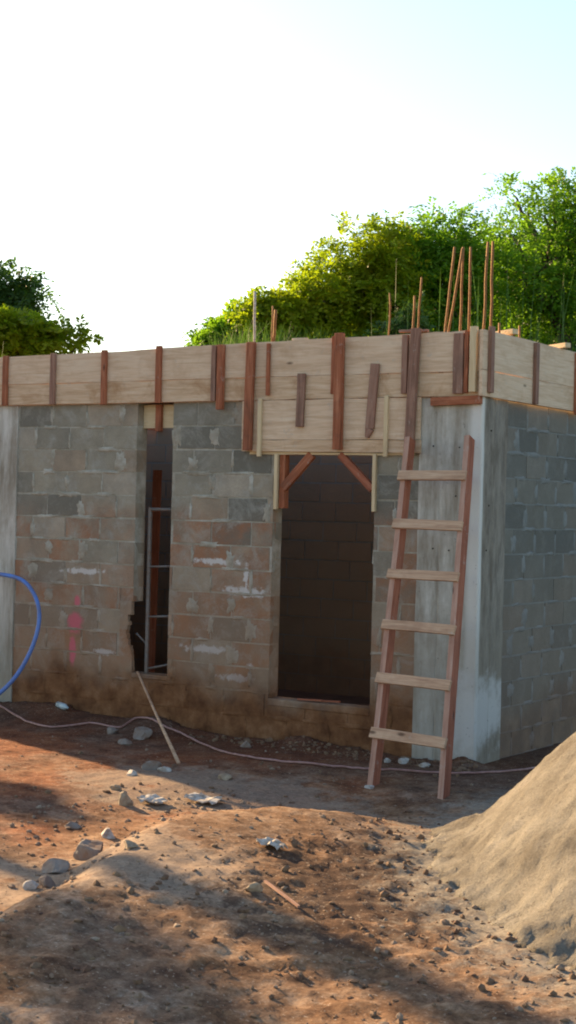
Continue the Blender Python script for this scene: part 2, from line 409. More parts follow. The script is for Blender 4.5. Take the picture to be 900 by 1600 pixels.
# ------------------------------------------------------------------ ground sheet
def axis_coords(a, b, step, far):
    mid = list(np.arange(a, b+1e-6, step)); lo, hi = [], []; s, x = step, a
    while x > -far: s *= 1.22; x -= s; lo.append(x)
    s, x = step, b
    while x < far: s *= 1.22; x += s; hi.append(x)
    return np.array(lo[::-1]+mid+hi)
S_ = axis_coords(-3.2, 3.4, .024, 900); D_ = axis_coords(4.6, 14.2, .036, 1400)
SS, DD = np.meshgrid(S_, D_)
GX = CAM.x+SS*RT0.x+DD*FWD.x; GY = CAM.y+SS*RT0.y+DD*FWD.y
GZ = height(GX, GY)
nv, nu = SS.shape
idx = np.arange(nv*nu).reshape(nv, nu)
quads = np.stack([idx[:-1, :-1], idx[:-1, 1:], idx[1:, 1:], idx[1:, :-1]], -1).reshape(-1, 4)
g = np_mesh('ground', np.stack([GX, GY, GZ], -1).reshape(-1, 3), quads, M_SOIL, smooth=True)
tag(g, kind='structure')

# ------------------------------------------------------------------ sand pile
PC = sd(2.6, 8.4)
def sand_h(s, d):
    u = (s-2.62)/1.72; v = (d-8.45)/2.6
    r = np.sqrt(u*u+v*v)*(1+.10*fbm(s*1.3, d*1.3, 3))
    h = 1.78*(1-r)
    soft = 0.10                               # rounded top, soft skirt
    h = np.where(h > 1.35, 1.35+(h-1.35)*.45, h)
    h = soft*np.log1p(np.exp(np.clip(h/soft, -30, 30)))-.035
    h = h+0.032*fbm(s*3.1, d*3.1, 5)*sstep(0, .3, h)+.016*fbm(s*17, d*17, 3, g=.85)-.02*sstep(.12, .4, fbm(s*6, d*6, 2))
    return h
ps = np.linspace(.2, 5.2, 190); pd = np.linspace(4.6, 11.2, 250)
PS, PD = np.meshgrid(ps, pd)
PX = CAM.x+PS*RT0.x+PD*FWD.x; PY = CAM.y+PS*RT0.y+PD*FWD.y
gh = height(PX, PY); sh = sand_h(PS, PD)
PZ = gh*(1-sstep(0.0, .5, sh))+sh
PZ = np.where(sh < -.0, gh-.05, PZ)
bord = np.zeros_like(PZ, bool); bord[0] = bord[-1] = True; bord[:, 0] = bord[:, -1] = True
PZ[bord] = gh[bord]-.1
nv, nu = PS.shape; idx = np.arange(nv*nu).reshape(nv, nu)
quads = np.stack([idx[:-1, :-1], idx[:-1, 1:], idx[1:, 1:], idx[1:, :-1]], -1).reshape(-1, 4)
keep = (sh.reshape(-1)[quads].max(1) > -.02)
o = np_mesh('sand_pile', np.stack([PX, PY, PZ], -1).reshape(-1, 3), quads[keep], M_SAND, loc=(PC.x, PC.y, 0), smooth=True)
# drop the unused corners of the grid
import bmesh
bm = bmesh.new(); bm.from_mesh(o.data); bmesh.ops.delete(bm, geom=[v for v in bm.verts if not v.link_faces], context='VERTS'); bm.to_mesh(o.data); bm.free()
tag(o, 'large heap of pale yellow sand beside the right corner of the block house', 'sand pile')

# ------------------------------------------------------------------ block walls
def wall_mesh(axis, at, thick, u0, u1, z0, z1, holes, outward, thin=None, seedo=0, smear=True):
    """axis 'x': runs along x with its outer face at y = at; outward = -1 or +1. holes: (u0,u1,z0,z1)"""
    mb = MB(); J = .007; rnd = random.Random(11+seedo)
    inward = -outward
    def put(a0, a1, b0, b1, c0, c1, mi, lc, rough=0):
        d0, d1 = at+inward*b0, at+inward*b1
        if axis == 'x': x0, x1, y0, y1 = a0, a1, min(d0, d1), max(d0, d1)
        else: x0, x1, y0, y1 = min(d0, d1), max(d0, d1), a0, a1
        vs = [(x, y, z) for x in (x0, x1) for y in (y0, y1) for z in (c0, c1)]
        fs = [(0, 1, 3, 2), (4, 6, 7, 5), (0, 4, 5, 1), (2, 3, 7, 6), (0, 2, 6, 4), (1, 5, 7, 3)]
        if rough:
            vs = [tuple(q+rnd.uniform(-rough, rough) for q in v) for v in vs]
        mb.add(vs, fs, [lc]*8, mi)
    def cut(a0, a1, c0, c1):
        rects = [(a0, a1, c0, c1)]
        for h in holes:
            out = []
            for r in rects:
                if r[1] <= h[0] or r[0] >= h[1] or r[3] <= h[2] or r[2] >= h[3]: out.append(r); continue
                if r[0] < h[0]: out.append((r[0], h[0], r[2], r[3]))
                if r[1] > h[1]: out.append((h[1], r[1], r[2], r[3]))
                m0, m1 = max(r[0], h[0]), min(r[1], h[1])
                if r[2] < h[2]: out.append((m0, m1, r[2], h[2]))
                if r[3] > h[3]: out.append((m0, m1, h[3], r[3]))
            rects = out
        return rects
    n = int(round((z1-z0)/.2)); eps = .004
    for k in range(n):
        c0 = z0+.2*k; off = (.2 if k % 2 else 0)+rnd.uniform(-.025, .025)
        # mortar bed of the row
        for r in cut(u0, u1, c0, c0+.2):
            put(r[0], r[1], .0035, thick-.0035, r[2], r[3], 1, (0.5, 0, 0))
        a = u0-off
        while a < u1:
            w = .4+rnd.uniform(-.012, .012); b = a+w
            lc = (rnd.random(), rnd.random(), 0)
            x0, x1 = max(a+J, u0), min(b-J, u1)
            if x1-x0 > .03:
                for r in cut(x0, x1, c0+J+rnd.uniform(-.003, .003), c0+.2-J+rnd.uniform(-.003, .003)):
                    if r[1]-r[0] < .02 or r[3]-r[2] < .02: continue
                    pr = rnd.uniform(-.003, .002)
                    dep = thick
                    if thin and thin(r): dep = .04
                    put(r[0], r[1], pr, dep-pr*0, r[2], r[3], 0, lc, .0012)
            # mortar squeezed out and smeared over joints
            if smear and u0+.05 < b < u1-.05 and rnd.random() < .85:
                ww = rnd.uniform(.025, .06) if rnd.random() < .6 else rnd.uniform(.07, .15)
                hh = rnd.uniform(.6, 1.1)*.2; cz = c0+.1+rnd.uniform(-.03, .02)
                if all(not (h[0]-.04 < b < h[1]+.04 and h[2]-.12 < cz < h[3]+.12) for h in holes):
                    smear_patch(mb, rnd, axis, at, outward, b, cz, ww, hh)
            if smear and rnd.random() < .8:
                cx = a+rnd.uniform(.08, .32); cz = c0+.2
                if u0+.15 < cx < u1-.15 and cz < z1-.05 and all(not (h[0]-.16 < cx < h[1]+.16 and h[2]-.06 < cz < h[3]+.06) for h in holes):
                    smear_patch(mb, rnd, axis, at, outward, cx, cz, rnd.uniform(.14, .40), rnd.uniform(.022, .06))
            a = b
    return mb
def smear_patch(mb, rnd, axis, at, outward, u, z, w, h):
    """a lumpy irregular pat of mortar a few millimetres proud of the wall"""
    n = 18; d0 = at+outward*-.004; d1 = at+outward*rnd.uniform(.0035, .0055)
    ring0, ring1 = [], []
    for k in range(n):
        a = 2*math.pi*k/n; ca, sa = math.cos(a), math.sin(a)
        ca = math.copysign(abs(ca)**.6, ca); sa = math.copysign(abs(sa)**.6, sa)
        r = rnd.uniform(.55, 1.15)
        ring0.append((u+ca*w*.5*r, z+sa*h*.5*r)); ring1.append((u+ca*w*.38*r, z+sa*h*.40*r))
    def P(q, d): return (q[0], d, q[1]) if axis == 'x' else (d, q[0], q[1])
    vs = [P(q, d0) for q in ring0]+[P(q, d1) for q in ring1]+[P((u, z), d1+outward*.002)]
    fs = [(k, (k+1) % n, n+(k+1) % n, n+k) for k in range(n)]+[(n+k, n+(k+1) % n, 2*n) for k in range(n)]
    mb.add(vs, fs, [(.5, 0, 0)]*len(vs), 1, True)

house = empty('concrete_block_house', (-2.5, 1.7, 0), 'unfinished grey concrete block house with a door opening and a tall narrow window slit', 'building')
HX0 = -8.4      # the house runs on past the left edge of the picture
holes_f = [(-3.30, -2.91, .46, 2.80), (-1.87, -.91, .36, 2.38)]
wm = wall_mesh('x', 0, .14, -4.68, -.52, -.2, 2.8, holes_f+[(-3.44, -3.30, .46, 1.08)], -1)
rj = random.Random(5); e = -3.30; zz = .46
while zz < 1.08:      # broken end of the wall: only the outer shell of the hollow blocks is left
    h_ = rj.uniform(.03, .06); e = min(-3.298, max(-3.375, e+rj.uniform(-.022, .016))); t_ = min(zz+h_, 1.08)
    wm.box(-3.44, e if zz < .95 else max(e, -3.315), -.001+rj.uniform(-.001, .001), rj.uniform(.03, .045), zz, t_, 0, .0)
    for q in range(8): wm.lc[-1-q] = (.6, .8 if zz < .8 else .3, 0)
    zz = t_
o = obj('wall', wm, [M_BLOCK, M_MORTAR], house)
tag(o, 'grey block front wall with earth stained lower rows')
obj('wall', wall_mesh('x', .01, .14, HX0, -5.0, -.2, 2.8, [], -1, seedo=3), [M_BLOCK, M_MORTAR], house)
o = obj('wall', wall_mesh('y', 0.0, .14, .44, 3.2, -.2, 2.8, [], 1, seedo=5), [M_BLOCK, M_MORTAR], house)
tag(o, 'grey block side wall, toned down as if shaded, with wide mortar joints')
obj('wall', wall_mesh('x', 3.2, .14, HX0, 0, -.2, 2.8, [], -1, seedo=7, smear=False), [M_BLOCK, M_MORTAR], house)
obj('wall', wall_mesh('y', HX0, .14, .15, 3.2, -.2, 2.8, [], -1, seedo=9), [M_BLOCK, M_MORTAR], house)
# corner column: an L of cast concrete, with shallow grooves left by its form boards
def column_mesh():
    mb = MB()
    prof = []
    # front face from left to right with two grooves (y just proud of the blocks)
    xs = [(-.52, -.012), (-.34, -.012), (-.335, -.0095), (-.328, -.0095), (-.32, -.014), (-.18, -.013), (0.006, -.013), (.014, -.005), (.014, .20), (.009, .205), (.009, .215), (.014, .22), (.014, .44), (-.14, .44), (-.14, .14), (-.52, .14)]
    n = len(xs); nz = 15
    vs = []; fs = []
    for k in range(nz):
        z = -.15+(2.95)*k/(nz-1)
        for x, y in xs:
            j = 0 if k in (0, nz-1) else .0025
            vs.append((x+random.uniform(-j, j), y+random.uniform(-j, j), z))
    for k in range(nz-1):
        for i in range(n): fs.append((k*n+i, k*n+(i+1) % n, (k+1)*n+(i+1) % n, (k+1)*n+i))
    fs.append(tuple(range(n))[::-1]); fs.append(tuple((nz-1)*n+i for i in range(n)))
    return mb.add(vs, fs)
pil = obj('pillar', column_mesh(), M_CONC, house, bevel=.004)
tag(pil, 'pale cast concrete corner pillar')
for px, py in ((677, 697), (718, 699), (712, 775), (676, 857), (701, 860)):
    p = on(px, py, 1, -.016); hb = MB()
    for q in (p,):
        hb.tube([q+Vector((0, .006, 0)), q+Vector((0, -.003, 0)), q+Vector((0, -.0045, 0))], [.007, .006, .003], 5)
    obj('tie_hole', hb, M_DARK, pil)
for px, py in ((768, 673), (764, 790), (760, 860)):
    p = on(px, py, 0, .017); hb = MB()
    for q in (p,):
        hb.tube([q+Vector((-.006, 0, 0)), q+Vector((.002, 0, 0)), q+Vector((.0035, 0, 0))], [.007, .007, .003], 6)
    obj('tie_hole', hb, M_DARK, pil)
mb = MB(); mb.box(-5.0, -4.68, -.014, .15, -.15, 2.8, jit=.002)
obj('pillar', mb, M_CONC, house, bevel=.006)
mb = MB(); mb.box(HX0+.14, -.14, .141, 3.2, -.05, .02); obj('floor', mb, M_CLODF, house)
mb = MB(); mb.box(-1.87, -.91, -.006, .15, .30, .362, jit=.004); obj('door_sill', mb, M_MORTAR, house, bevel=.008)
mb = MB(); mb.box(-3.30, -2.91, -.004, .15, .42, .462, jit=.004); obj('window_sill', mb, M_MORTAR, house, bevel=.008)
# raw ragged edge of mortar along door jambs
rj = random.Random(4)
for z in np.arange(.4, 2.3, .11):
    for u, sgn in ((-1.87, 1), (-.91, -1)):
        if rj.random() < .55:
            w = rj.uniform(.02, .05)
            jb = MB(); jb.box(u-.01 if sgn > 0 else u-rj.uniform(.004, .012), u+rj.uniform(.004, .012) if sgn > 0 else u+.01, rj.uniform(0, .08), rj.uniform(.09, .137), z, z+rj.uniform(.04, .12), 0, .004); obj('jamb_mortar', jb, M_MORTAR, house)
# roof deck of boards laid over the rooms, stopping short of the back wall
db = MB()
y = .16
while y < 2.2:
    db.beam((HX0+.1, y+.15, 2.84), (-.14, y+.15, 2.84), .29, .025, face=(0, 0, 1)); y += .3
deck = obj('ceiling_deck', db, M_PINE, house)
for x in (-6.5, -5.5, -4.5, -3.9, -2.3, -1.2):
    b = MB(); b.beam((x, .15, 2.79), (x, 3.19, 2.79), .07, .07, face=(0, 0, 1)); obj('joist', b, M_RED, deck)
pp = on(240, 800, 1, .9)
b = MB(); b.beam((pp.x, .9, .02), (pp.x+.02, .92, 2.25), .08, .05, face=(.5, -.8, 0)); o = obj('prop', b, M_RAIL, None, loc=(pp.x, .9, .02)); o.name = 'timber_prop'
tag(o, 'orange brown timber prop standing inside the room behind the narrow slit', 'timber prop')

# ------------------------------------------------------------------ formwork of the roof beam
fw = empty('beam_formwork', (-2.0, -.04, 2.8), 'long pale plank formwork of the roof beam along the front wall top', 'formwork')
def board(parent, x0, x1, z0a, z1a, z0b, z1b, y, t=.025, mat=M_PINE, name='board', seg=10):
    mb = MB(); vs, lc, fs = [], [], []; o = random.uniform(0, 90)
    for k in range(seg+1):
        u = k/seg; x = x0+(x1-x0)*u
        z0 = z0a+(z0b-z0a)*u+random.uniform(-.002, .002)*(0 < k < seg); z1 = z1a+(z1b-z1a)*u+random.uniform(-.004, .004)
        bow = .004*math.sin(u*3.1+o)
        for yy, zz in ((y+bow, z0), (y+bow, z1), (y+bow+t, z1), (y+bow+t, z0)):
            vs.append((x, yy, zz)); lc.append((x+o, zz*1.0+o, yy+o))
    for k in range(seg):
        b = 4*k
        for j in range(4): fs.append((b+j, b+4+j, b+4+(j+1) % 4, b+(j+1) % 4))
    fs += [(0, 1, 2, 3), (4*seg+3, 4*seg+2, 4*seg+1, 4*seg)]
    mb.add(vs, fs, lc)
    return obj(name, mb, mat, parent)
cuts = [-8.5, -6.6, -4.79, -3.045, -1.27, .0]
def topz(x): return 3.245+.012*(x+4.8)
for a, b in zip(cuts[:-1], cuts[1:]):
    zm = 2.985+random.uniform(-.01, .01)
    board(fw, a+.002, b-.002, zm+.002, topz(a), zm+.002, topz(b)+random.uniform(-.006, .006), -.045)
    board(fw, a+.002, b-.002, 2.805, zm-.002, 2.805, zm-.002, -.043, mat=M_PINE2)
    board(fw, a+.002, b-.002, 2.80, topz(a)-.02, 2.80, topz(b)-.02, .15)
def batten(parent, x, z0, z1, w=.055, t=.03, y=-.061, mat=M_RED, x1=None, tilt=0, label=None):
    mb = MB(); mb.beam((x, y, z0), (x if x1 is None else x1, y+tilt, z1), w, t, seg=4, wob=.0015)
    o = obj('batten', mb, mat, parent, bevel=.003)
    if label: tag(o, label)
    return o
for x, z1, z0 in ((-6.6, 3.24, 2.81), (-6.0, 3.25, 2.81), (-5.4, 3.25, 2.81), (-4.80, 3.255, 2.80), (-4.225, 3.26, 2.80), (-3.635, 3.27, 2.79), (-3.035, 3.285, 2.795)):
    batten(fw, x, z0, z1, mat=M_RED if x != -4.225 else M_GREYRED)
batten(fw, -2.452, 2.80, 3.27, .045, .03, mat=M_GREYRED)
batten(fw, -2.38, 2.73, 3.27, .065, .035, y=-.064, mat=M_RED)
batten(fw, -1.91, 2.84, 3.265, .03, .025, y=-.0585)
batten(fw, -1.285, 2.84, 3.30, .035, .025, y=-.0585)
batten(fw, -.635, 2.83, 3.285, .05, .03, mat=M_GREYRED)
batten(fw, -.175, 2.82, 3.28, .085, .025, y=-.0585, mat=M_GREYRED)
batten(fw, -.105, 2.825, 3.30, .03, .03, mat=M_RED)
batten(fw, -.043, 2.83, 3.325, .055, .04, y=-.068, mat=M_RAW, label='pale fresh pine corner batten')
b = MB(); b.beam((-.41, -.036, 2.765), (.015, -.036, 2.775), .065, .04); obj('wedge_board', b, M_RED, fw, bevel=.003)

sf = empty('beam_formwork', (.04, 1.4, 2.8), 'pale plank formwork of the roof beam along the right side wall top', 'formwork')
def side_board(y0, y1, z0, z1, x=.02, t=.025):
    mb = MB(); vs, lc, fs = [], [], []; o = random.uniform(0, 90); seg = 6
    for k in range(seg+1):
        y = y0+(y1-y0)*k/seg; e = random.uniform(-.003, .003)
        for xx, zz in ((x, z0), (x+t, z0), (x+t, z1+e), (x, z1+e)):
            vs.append((xx, y, zz)); lc.append((y+o, zz+o, xx+o))
    for k in range(seg):
        b = 4*k
        for j in range(4): fs.append((b+j, b+(j+1) % 4, b+4+(j+1) % 4, b+4+j))
    fs += [(3, 2, 1, 0), (4*seg, 4*seg+1, 4*seg+2, 4*seg+3)]
    mb.add(vs, fs, lc); return obj('board', mb, M_PINE, sf)
side_board(-.095, 1.68, 3.0, 3.30); side_board(-.095, 1.68, 2.80, 2.996); side_board(1.684, 3.3, 2.99, 3.29); side_board(1.684, 3.3, 2.79, 2.986)
for y, z0, z1 in ((.02, 2.83, 3.33), (.845, 2.80, 3.29), (1.68, 2.77, 3.29), (2.5, 2.78, 3.3), (3.2, 2.78, 3.3)):
    mb = MB(); mb.beam((.061, y, z0), (.061, y, z1), .06, .03, face=(1, 0, 0), seg=3, wob=.0015); obj('batten', mb, M_GREYRED if y < 1 else M_RED, sf, bevel=.003)

lf = empty('lintel_formwork', (-1.33, -.05, 2.38), 'lower plank panel forming the lintel above the door opening with diagonal braces', 'formwork')
LY = -.046
board(lf, -2.17, -.50, 2.48, 2.80, 2.475, 2.80, LY)
board(lf, -2.165, -.495, 2.385, 2.476, 2.37, 2.471, LY+.001, mat=M_PINE2)
board(lf, -2.10, -.56, 2.36, 2.383, 2.352, 2.368, -.02, .15, M_RAW, 'soffit_board')
batten(lf, -2.085, 2.39, 3.28, .072, .045, y=-.078, x1=-2.07)
batten(lf, -1.217, 2.395, 3.32, .075, .045, y=-.078, x1=-1.222)
batten(lf, -.575, 2.36, 3.33, .075, .04, y=-.080, x1=-.535, mat=M_GREYRED)
batten(lf, -1.98, 2.34, 2.815, .035, .025, y=-.0595, mat=M_RAW, label='pale fresh pine batten')
batten(lf, -.79, 2.34, 2.815, .035, .025, y=-.0595, mat=M_RAW, label='pale fresh pine batten')
batten(lf, -1.588, 2.58, 3.01, .07, .025, y=-.0615, mat=M_GREYRED, x1=-1.582, label='short weathered batten nailed across the two planks')
mb = MB(); mb.beam((-.935, -.0625, 2.56), (-.90, -.0625, 3.07), .075, .025); mb.beam((-.957, -.0625, 2.49), (-.935, -.0625, 2.56), .03, .025, taper=2.5)
tag(obj('batten', mb, M_GREYRED, lf, bevel=.002), 'tilted short batten with a pointed lower end')
for x, mt, w, yy in ((-1.83, M_RAW, .03, -.02), (-.905, M_RAW, .03, -.02)):
    b = MB(); b.beam((x, yy, 1.91), (x, yy, 2.36), w, .03); obj('brace_post', b, mt, lf, bevel=.002)
b = MB(); b.beam((-1.785, .03, 1.92), (-1.785, .03, 2.36), .05, .07); obj('brace_post', b, M_RED, lf, bevel=.002)
b = MB(); b.beam((-1.77, .0, 2.085), (-1.50, .0, 2.36), .07, .04); obj('diagonal_brace', b, M_RED, lf, bevel=.002)
b = MB(); b.beam((-.93, .0, 2.085), (-1.235, .0, 2.36), .06, .04); obj('diagonal_brace', b, M_RAIL, lf, bevel=.002)

wf = empty('window_lintel_formwork', (-3.1, .07, 2.58), 'small pale board with brown upright closing the top of the narrow window slit', 'formwork')
b = MB(); b.beam((-3.295, .09, 2.69), (-2.915, .09, 2.69), .20, .02); obj('board', b, M_RAW, wf)
b = MB(); b.beam((-3.11, .06, 2.56), (-3.11, .06, 2.79), .06, .035); obj('batten', b, M_RED, wf, bevel=.002)

# ------------------------------------------------------------------ steel grille inside the slit
gr = empty('window_grille', (-3.1, .1, .46), 'thin grey steel grille frame standing in the narrow window slit', 'grille')
b = MB(); b.box(-3.215, -3.185, .075, .095, .462, 1.9); obj('upright', b, M_STEEL, gr)
for z0, z1, xa in ((1.885, 1.885, -3.185), (1.385, 1.40, -3.185), (.95, .97, -3.185), (.50, .56, -3.185)):
    b = MB(); b.tube([(xa, .085, z0), (-2.91, .085, z1)], .011 if z0 < 1.8 else .016, 6); obj('crossbar', b, M_STEEL, gr)
b = MB(); b.tube([(-3.30, .06, .80), (-3.22, .085, .72)], .009, 6); obj('crossbar', b, M_STEEL, gr)

# ------------------------------------------------------------------ ladder
FL = on(583, 1229, 2, gz(-.14, -1.25)); FR = on(692, 1251, 2, gz(.48, -1.42))
TL = on(641, 686, 1, -.15); TR = on(734, 684, 1, -.11)
lad = empty('wooden_ladder', (FL+FR)/2, 'home made reddish wooden ladder with six rungs leaning on the corner pillar', 'ladder')
acr = ((FR-FL)+(TR-TL)).normalized(); upv = ((TL-FL)+(TR-FR)).normalized(); nrm = acr.cross(upv)
if nrm.y > 0: nrm = -nrm
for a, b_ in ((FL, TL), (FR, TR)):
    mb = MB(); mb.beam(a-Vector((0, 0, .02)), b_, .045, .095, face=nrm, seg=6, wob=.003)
    mb.mi = [1 if k < 24 and k % 4 == 2 else 0 for k in range(len(mb.f))]; obj('rail', mb, [M_RAIL, M_RAIL_LIT], lad, bevel=.003)  # front faces take the lighter copy, as if catching the light
rl = [(748, 638, 731, 749), (823, 622, 727, 828), (901, 612, 722, 907), (980, 601, 713, 990), (1063, 594, 710, 1076), (1149, 588, 703, 1166)]
for yl, xl, xr, yr in rl:
    def along(F, T, py):
        lo, hi = 0.0, 1.0
        for _ in range(30):
            mid = (lo+hi)/2; q = F+(T-F)*mid; v = q-CAM; yy = 800-FPX*v.dot(UP)/v.dot(FWD)
            if yy > py: lo = mid
            else: hi = mid
        return F+(T-F)*lo
    a = along(FL, TL, yl)+nrm*.060; c = along(FR, TR, yr-1)+nrm*.060; e = (c-a).normalized()
    mb = MB(); mb.beam(a-e*.035, c+e*random.uniform(.018, .03), random.uniform(.07, .082), .022, face=nrm, seg=2, wob=.001); obj('rung', mb, M_RUNG, lad, bevel=.002)

# ------------------------------------------------------------------ reinforcing bars
bars = [  # (px,py) at the beam top, (px,py) at the tip, y depth, radius, label, flag for sunlight put into a pale colour
    (397, 545, 398, 455, .07, .011, 'straight steel bar, coloured pale as if sunlit, alone above the left end of the lintel panel', 1),
    (424, 545, 427, 478, .07, .007, 'left thin short rusty bar of the pair above the lintel panel', 0),
    (427, 545, 431, 484, .10, .013, 'right thick short rusty bar of the pair above the lintel panel', 0),
    (608, 530, 610, 458, .07, .007, 'dark lone rusty bar above the right part of the lintel panel', 0),
    (645, 526, 648, 462, .06, .009, 'shorter rusty bar above the long right batten', 0),
    (652, 526, 659, 433, .10, .008, 'tall slightly leaning rusty bar just right of the shorter one', 0),
    (695, 522, 711, 386, .07, .010, 'leftmost leaning rusty bar of the corner pillar cluster', 0),
    (701, 522, 723, 388, .12, .010, 'most tilted rusty bar of the corner pillar cluster', 0),
    (719, 520, 724, 386, .20, .010, 'upright rusty bar touching the most tilted one at its tip', 0),
    (733, 518, 736, 386, .24, .010, 'dark upright rusty bar left of the pale corner batten', 0),
    (755, 522, 763, 378, .07, .011, 'left one of the two tallest rusty bars behind the corner', 0),
    (767, 524, 771, 377, .16, .011, 'right one of the two tallest rusty bars behind the corner', 0)]
for x0, y0, x1, y1, dep, r, lb, pale in bars:
    p0 = on(x0, y0, 1, dep); p1 = on(x1, y1, 1, dep); d = (p1-p0).normalized(); base = p0-d*(p0.z-2.78)/max(d.z, .1)
    pts = [base.lerp(p1, k/8)+Vector((random.uniform(-.004, .004), random.uniform(-.004, .004), 0))*(0 < k) for k in range(9)]
    mb = MB(); mb.tube(pts, r, 7)
    tag(obj('reinforcing_bar', mb, M_WHITEP if pale else M_RUST, None, loc=base), lb, 'steel bar', 'reinforcing bars sticking up from the beam')
for (y0, ln, lb) in ((.36, .10, 'stub of rusty bar on the side beam nearest the front corner'), (.73, .12, 'stub of rusty bar on the side beam beside its middle batten')):
    b = MB(); b.tube([(-.04, y0, 2.8), (-.04, y0, 3.3+ln)], .010, 7); tag(obj('reinforcing_bar', b, M_RUST, None, loc=(-.04, y0, 2.8)), lb, 'steel bar', 'reinforcing bars sticking up from the beam')
# off-cuts of timber lying on the beam
def offcut(pa, pb, w, t, lb, mat=M_RAW):
    mb = MB(); mb.beam(pa, pb, w, t, face=(0, 0, 1)); tag(obj('timber_offcut', mb, mat, None, loc=pa, bevel=.003), lb, 'timber offcut', 'timber offcuts lying on the beams')
offcut((-.16, .50, 3.325), (.07, .42, 3.335), .06, .04, 'small sunlit timber offcut on the side beam near the corner')
offcut((-.18, 1.50, 3.315), (.10, 1.38, 3.325), .06, .04, 'longer sunlit timber offcut on the side beam near the right edge of the photo')
offcut((-.72, -.01, 3.32), (-.50, .06, 3.325), .06, .02, 'flat weathered offcut on the front beam beside the long right batten', M_GREYRED)
offcut((-1.72, .0, 3.295), (-1.60, .05, 3.30), .05, .02, 'small flat offcut on the front beam above the short weathered batten', M_PINE)

# ------------------------------------------------------------------ hoses, rod, litter
hp = []
for px, py, dep in ((-120, 1120, -.5), (-105, 1030, -.45), (-70, 930, -.3), (-30, 900, -.2), (5, 898, -.18), (38, 909, -.18), (58, 940, -.2), (60, 978, -.24), (45, 1023, -.3), (18, 1065, -.38), (-20, 1095, -.5)):
    hp.append(on(px, py, 1, dep))
last = hp[-1]; hp += [Vector((last.x-.35, last.y-.15, gz(last.x-.35, last.y-.15)+.02)), Vector((last.x-.9, last.y-.2, gz(last.x-.9, last.y-.2)+.02))]
hp[0].z = gz(hp[0].x, hp[0].y)+.02
mb = MB(); mb.tube(smooth_path(hp, 8), .019, 10)
tag(obj('blue_hose', mb, M_HOSE, None, loc=hp[0]), 'stiff blue plastic hose looping against the left end of the wall', 'hose')
gp = []
for px, py in ((-60, 1098), (0, 1108), (40, 1122), (80, 1132), (140, 1130), (185, 1136), (215, 1130), (262, 1138), (300, 1148), (340, 1163), (375, 1172), (430, 1180), (500, 1188), (560, 1191), (620, 1195), (700, 1199), (760, 1199), (810, 1195), (850, 1190)):
    p = on(px, py, 2, .05)
    if p.y > -.08 and p.x < .1: p.y = -.08
    gp.append((p.x, p.y))
sp = smooth_path([(x, y, 0) for x, y in gp], 6)
sp = [Vector((p.x, p.y, gz(p.x, p.y)+.012)) for p in sp]
mb = MB(); mb.tube(sp, .009, 6)
tag(obj('garden_hose', mb, M_PINKHOSE, None, loc=sp[0]), 'thin faded pinkish hose running over the earth along the foot of the wall', 'hose')
a = Vector((-3.24, -.0, .47)); a = on(215, 1050, 1, -.015); b_ = on(279, 1192, 2, gz(-1.79, -1.3)+.01)
mb = MB(); mb.tube([a, a.lerp(b_, .5)+Vector((0, 0, -.01)), b_], [.010, .011, .015], 7)
tag(obj('wooden_rod', mb, M_RUNG, None, loc=b_), 'thin pale wooden rod leaning from the window slit sill to the ground', 'rod')

def rock_mesh(c, r, sq=(1, 1, .7), sub=2, jag=.25, seed=0):
    rs = np.random.default_rng(seed); bm = bmesh.new(); bmesh.ops.create_icosphere(bm, subdivisions=sub, radius=1)
    offs = rs.normal(size=(11, 3)); offs /= np.linalg.norm(offs, axis=1)[:, None]; lim = rs.uniform(.45, .82, 11)
    vs = []
    for v in bm.verts:
        p = np.array(v.co); 
        for n_, l_ in zip(offs, lim):
            k = p@n_
            if k > l_: p = p-n_*(k-l_)
        p = p*(1+rs.uniform(-jag, jag)*.18)
        vs.append((c[0]+p[0]*r*sq[0], c[1]+p[1]*r*sq[1], c[2]+p[2]*r*sq[2]))
    fs = [tuple(v.index for v in f.verts) for f in bm.faces]; bm.free(); return vs, fs
rocks = [(222, 1150, .085, M_STONE, 'grey angular stone among clods near the wall, left of the leaning rod'),
    (176, 1143, .055, M_STONE, 'dark small clod touching the faded hose left of the angular stone'),
    (195, 1160, .05, M_STONE, 'flat brown clod at the lower left of the angular stone'),
    (235, 1198, .075, M_STONE, 'rounded brown stone left of the foot of the leaning rod'),
    (257, 1203, .042, M_WHITEP, 'small bluish white lump right of the rounded brown stone'),
    (205, 1210, .04, M_WHITEP, 'small whitish lump left of the rounded brown stone'),
    (195, 1252, .05, M_STONE2, 'small upright sunlit yellow stone in the hollow behind the mound'),
    (180, 1232, .035, M_STONE2, 'small pale stone above the upright sunlit one'),
    (135, 1333, .11, M_STONE, 'largest dark stone just behind the mound crest'),
    (88, 1357, .07, M_STONE, 'grey stone left of the largest dark stone'),
    (168, 1305, .05, M_WHITEP, 'pale grey lump above right of the largest dark stone'),
    (203, 1322, .04, M_STONE2, 'small tan stone on the mound crest right of the largest stone'),
    (75, 1380, .05, M_STONE, 'small grey stone near the left edge of the mound crest'),
    (50, 1385, .04, M_WHITEP, 'small pale lump near the left edge below the rubble'),
    (115, 1290, .045, M_STONE, 'small grey stone in the rubble hollow at left'),
    (605, 1188, .035, M_WHITEP, 'left white mortar lump at the wall foot beside the ladder'),
    (632, 1190, .04, M_WHITEP, 'middle white mortar lump at the wall foot behind the ladder'),
    (663, 1193, .04, M_WHITEP, 'right white mortar lump at the wall foot behind the ladder'),
    (578, 1230, .03, M_WHITEP, 'whitish pebble at the left foot of the ladder'),
    (352, 1215, .045, M_STONE2, 'pale stone on the bare ground in front of the door opening'),
    (395, 1395, .04, M_STONE2, 'tan stone in the sunlit foreground left of centre'),
    (385, 1165, .05, M_STONE, 'dark clod by the faded hose below the door opening')]
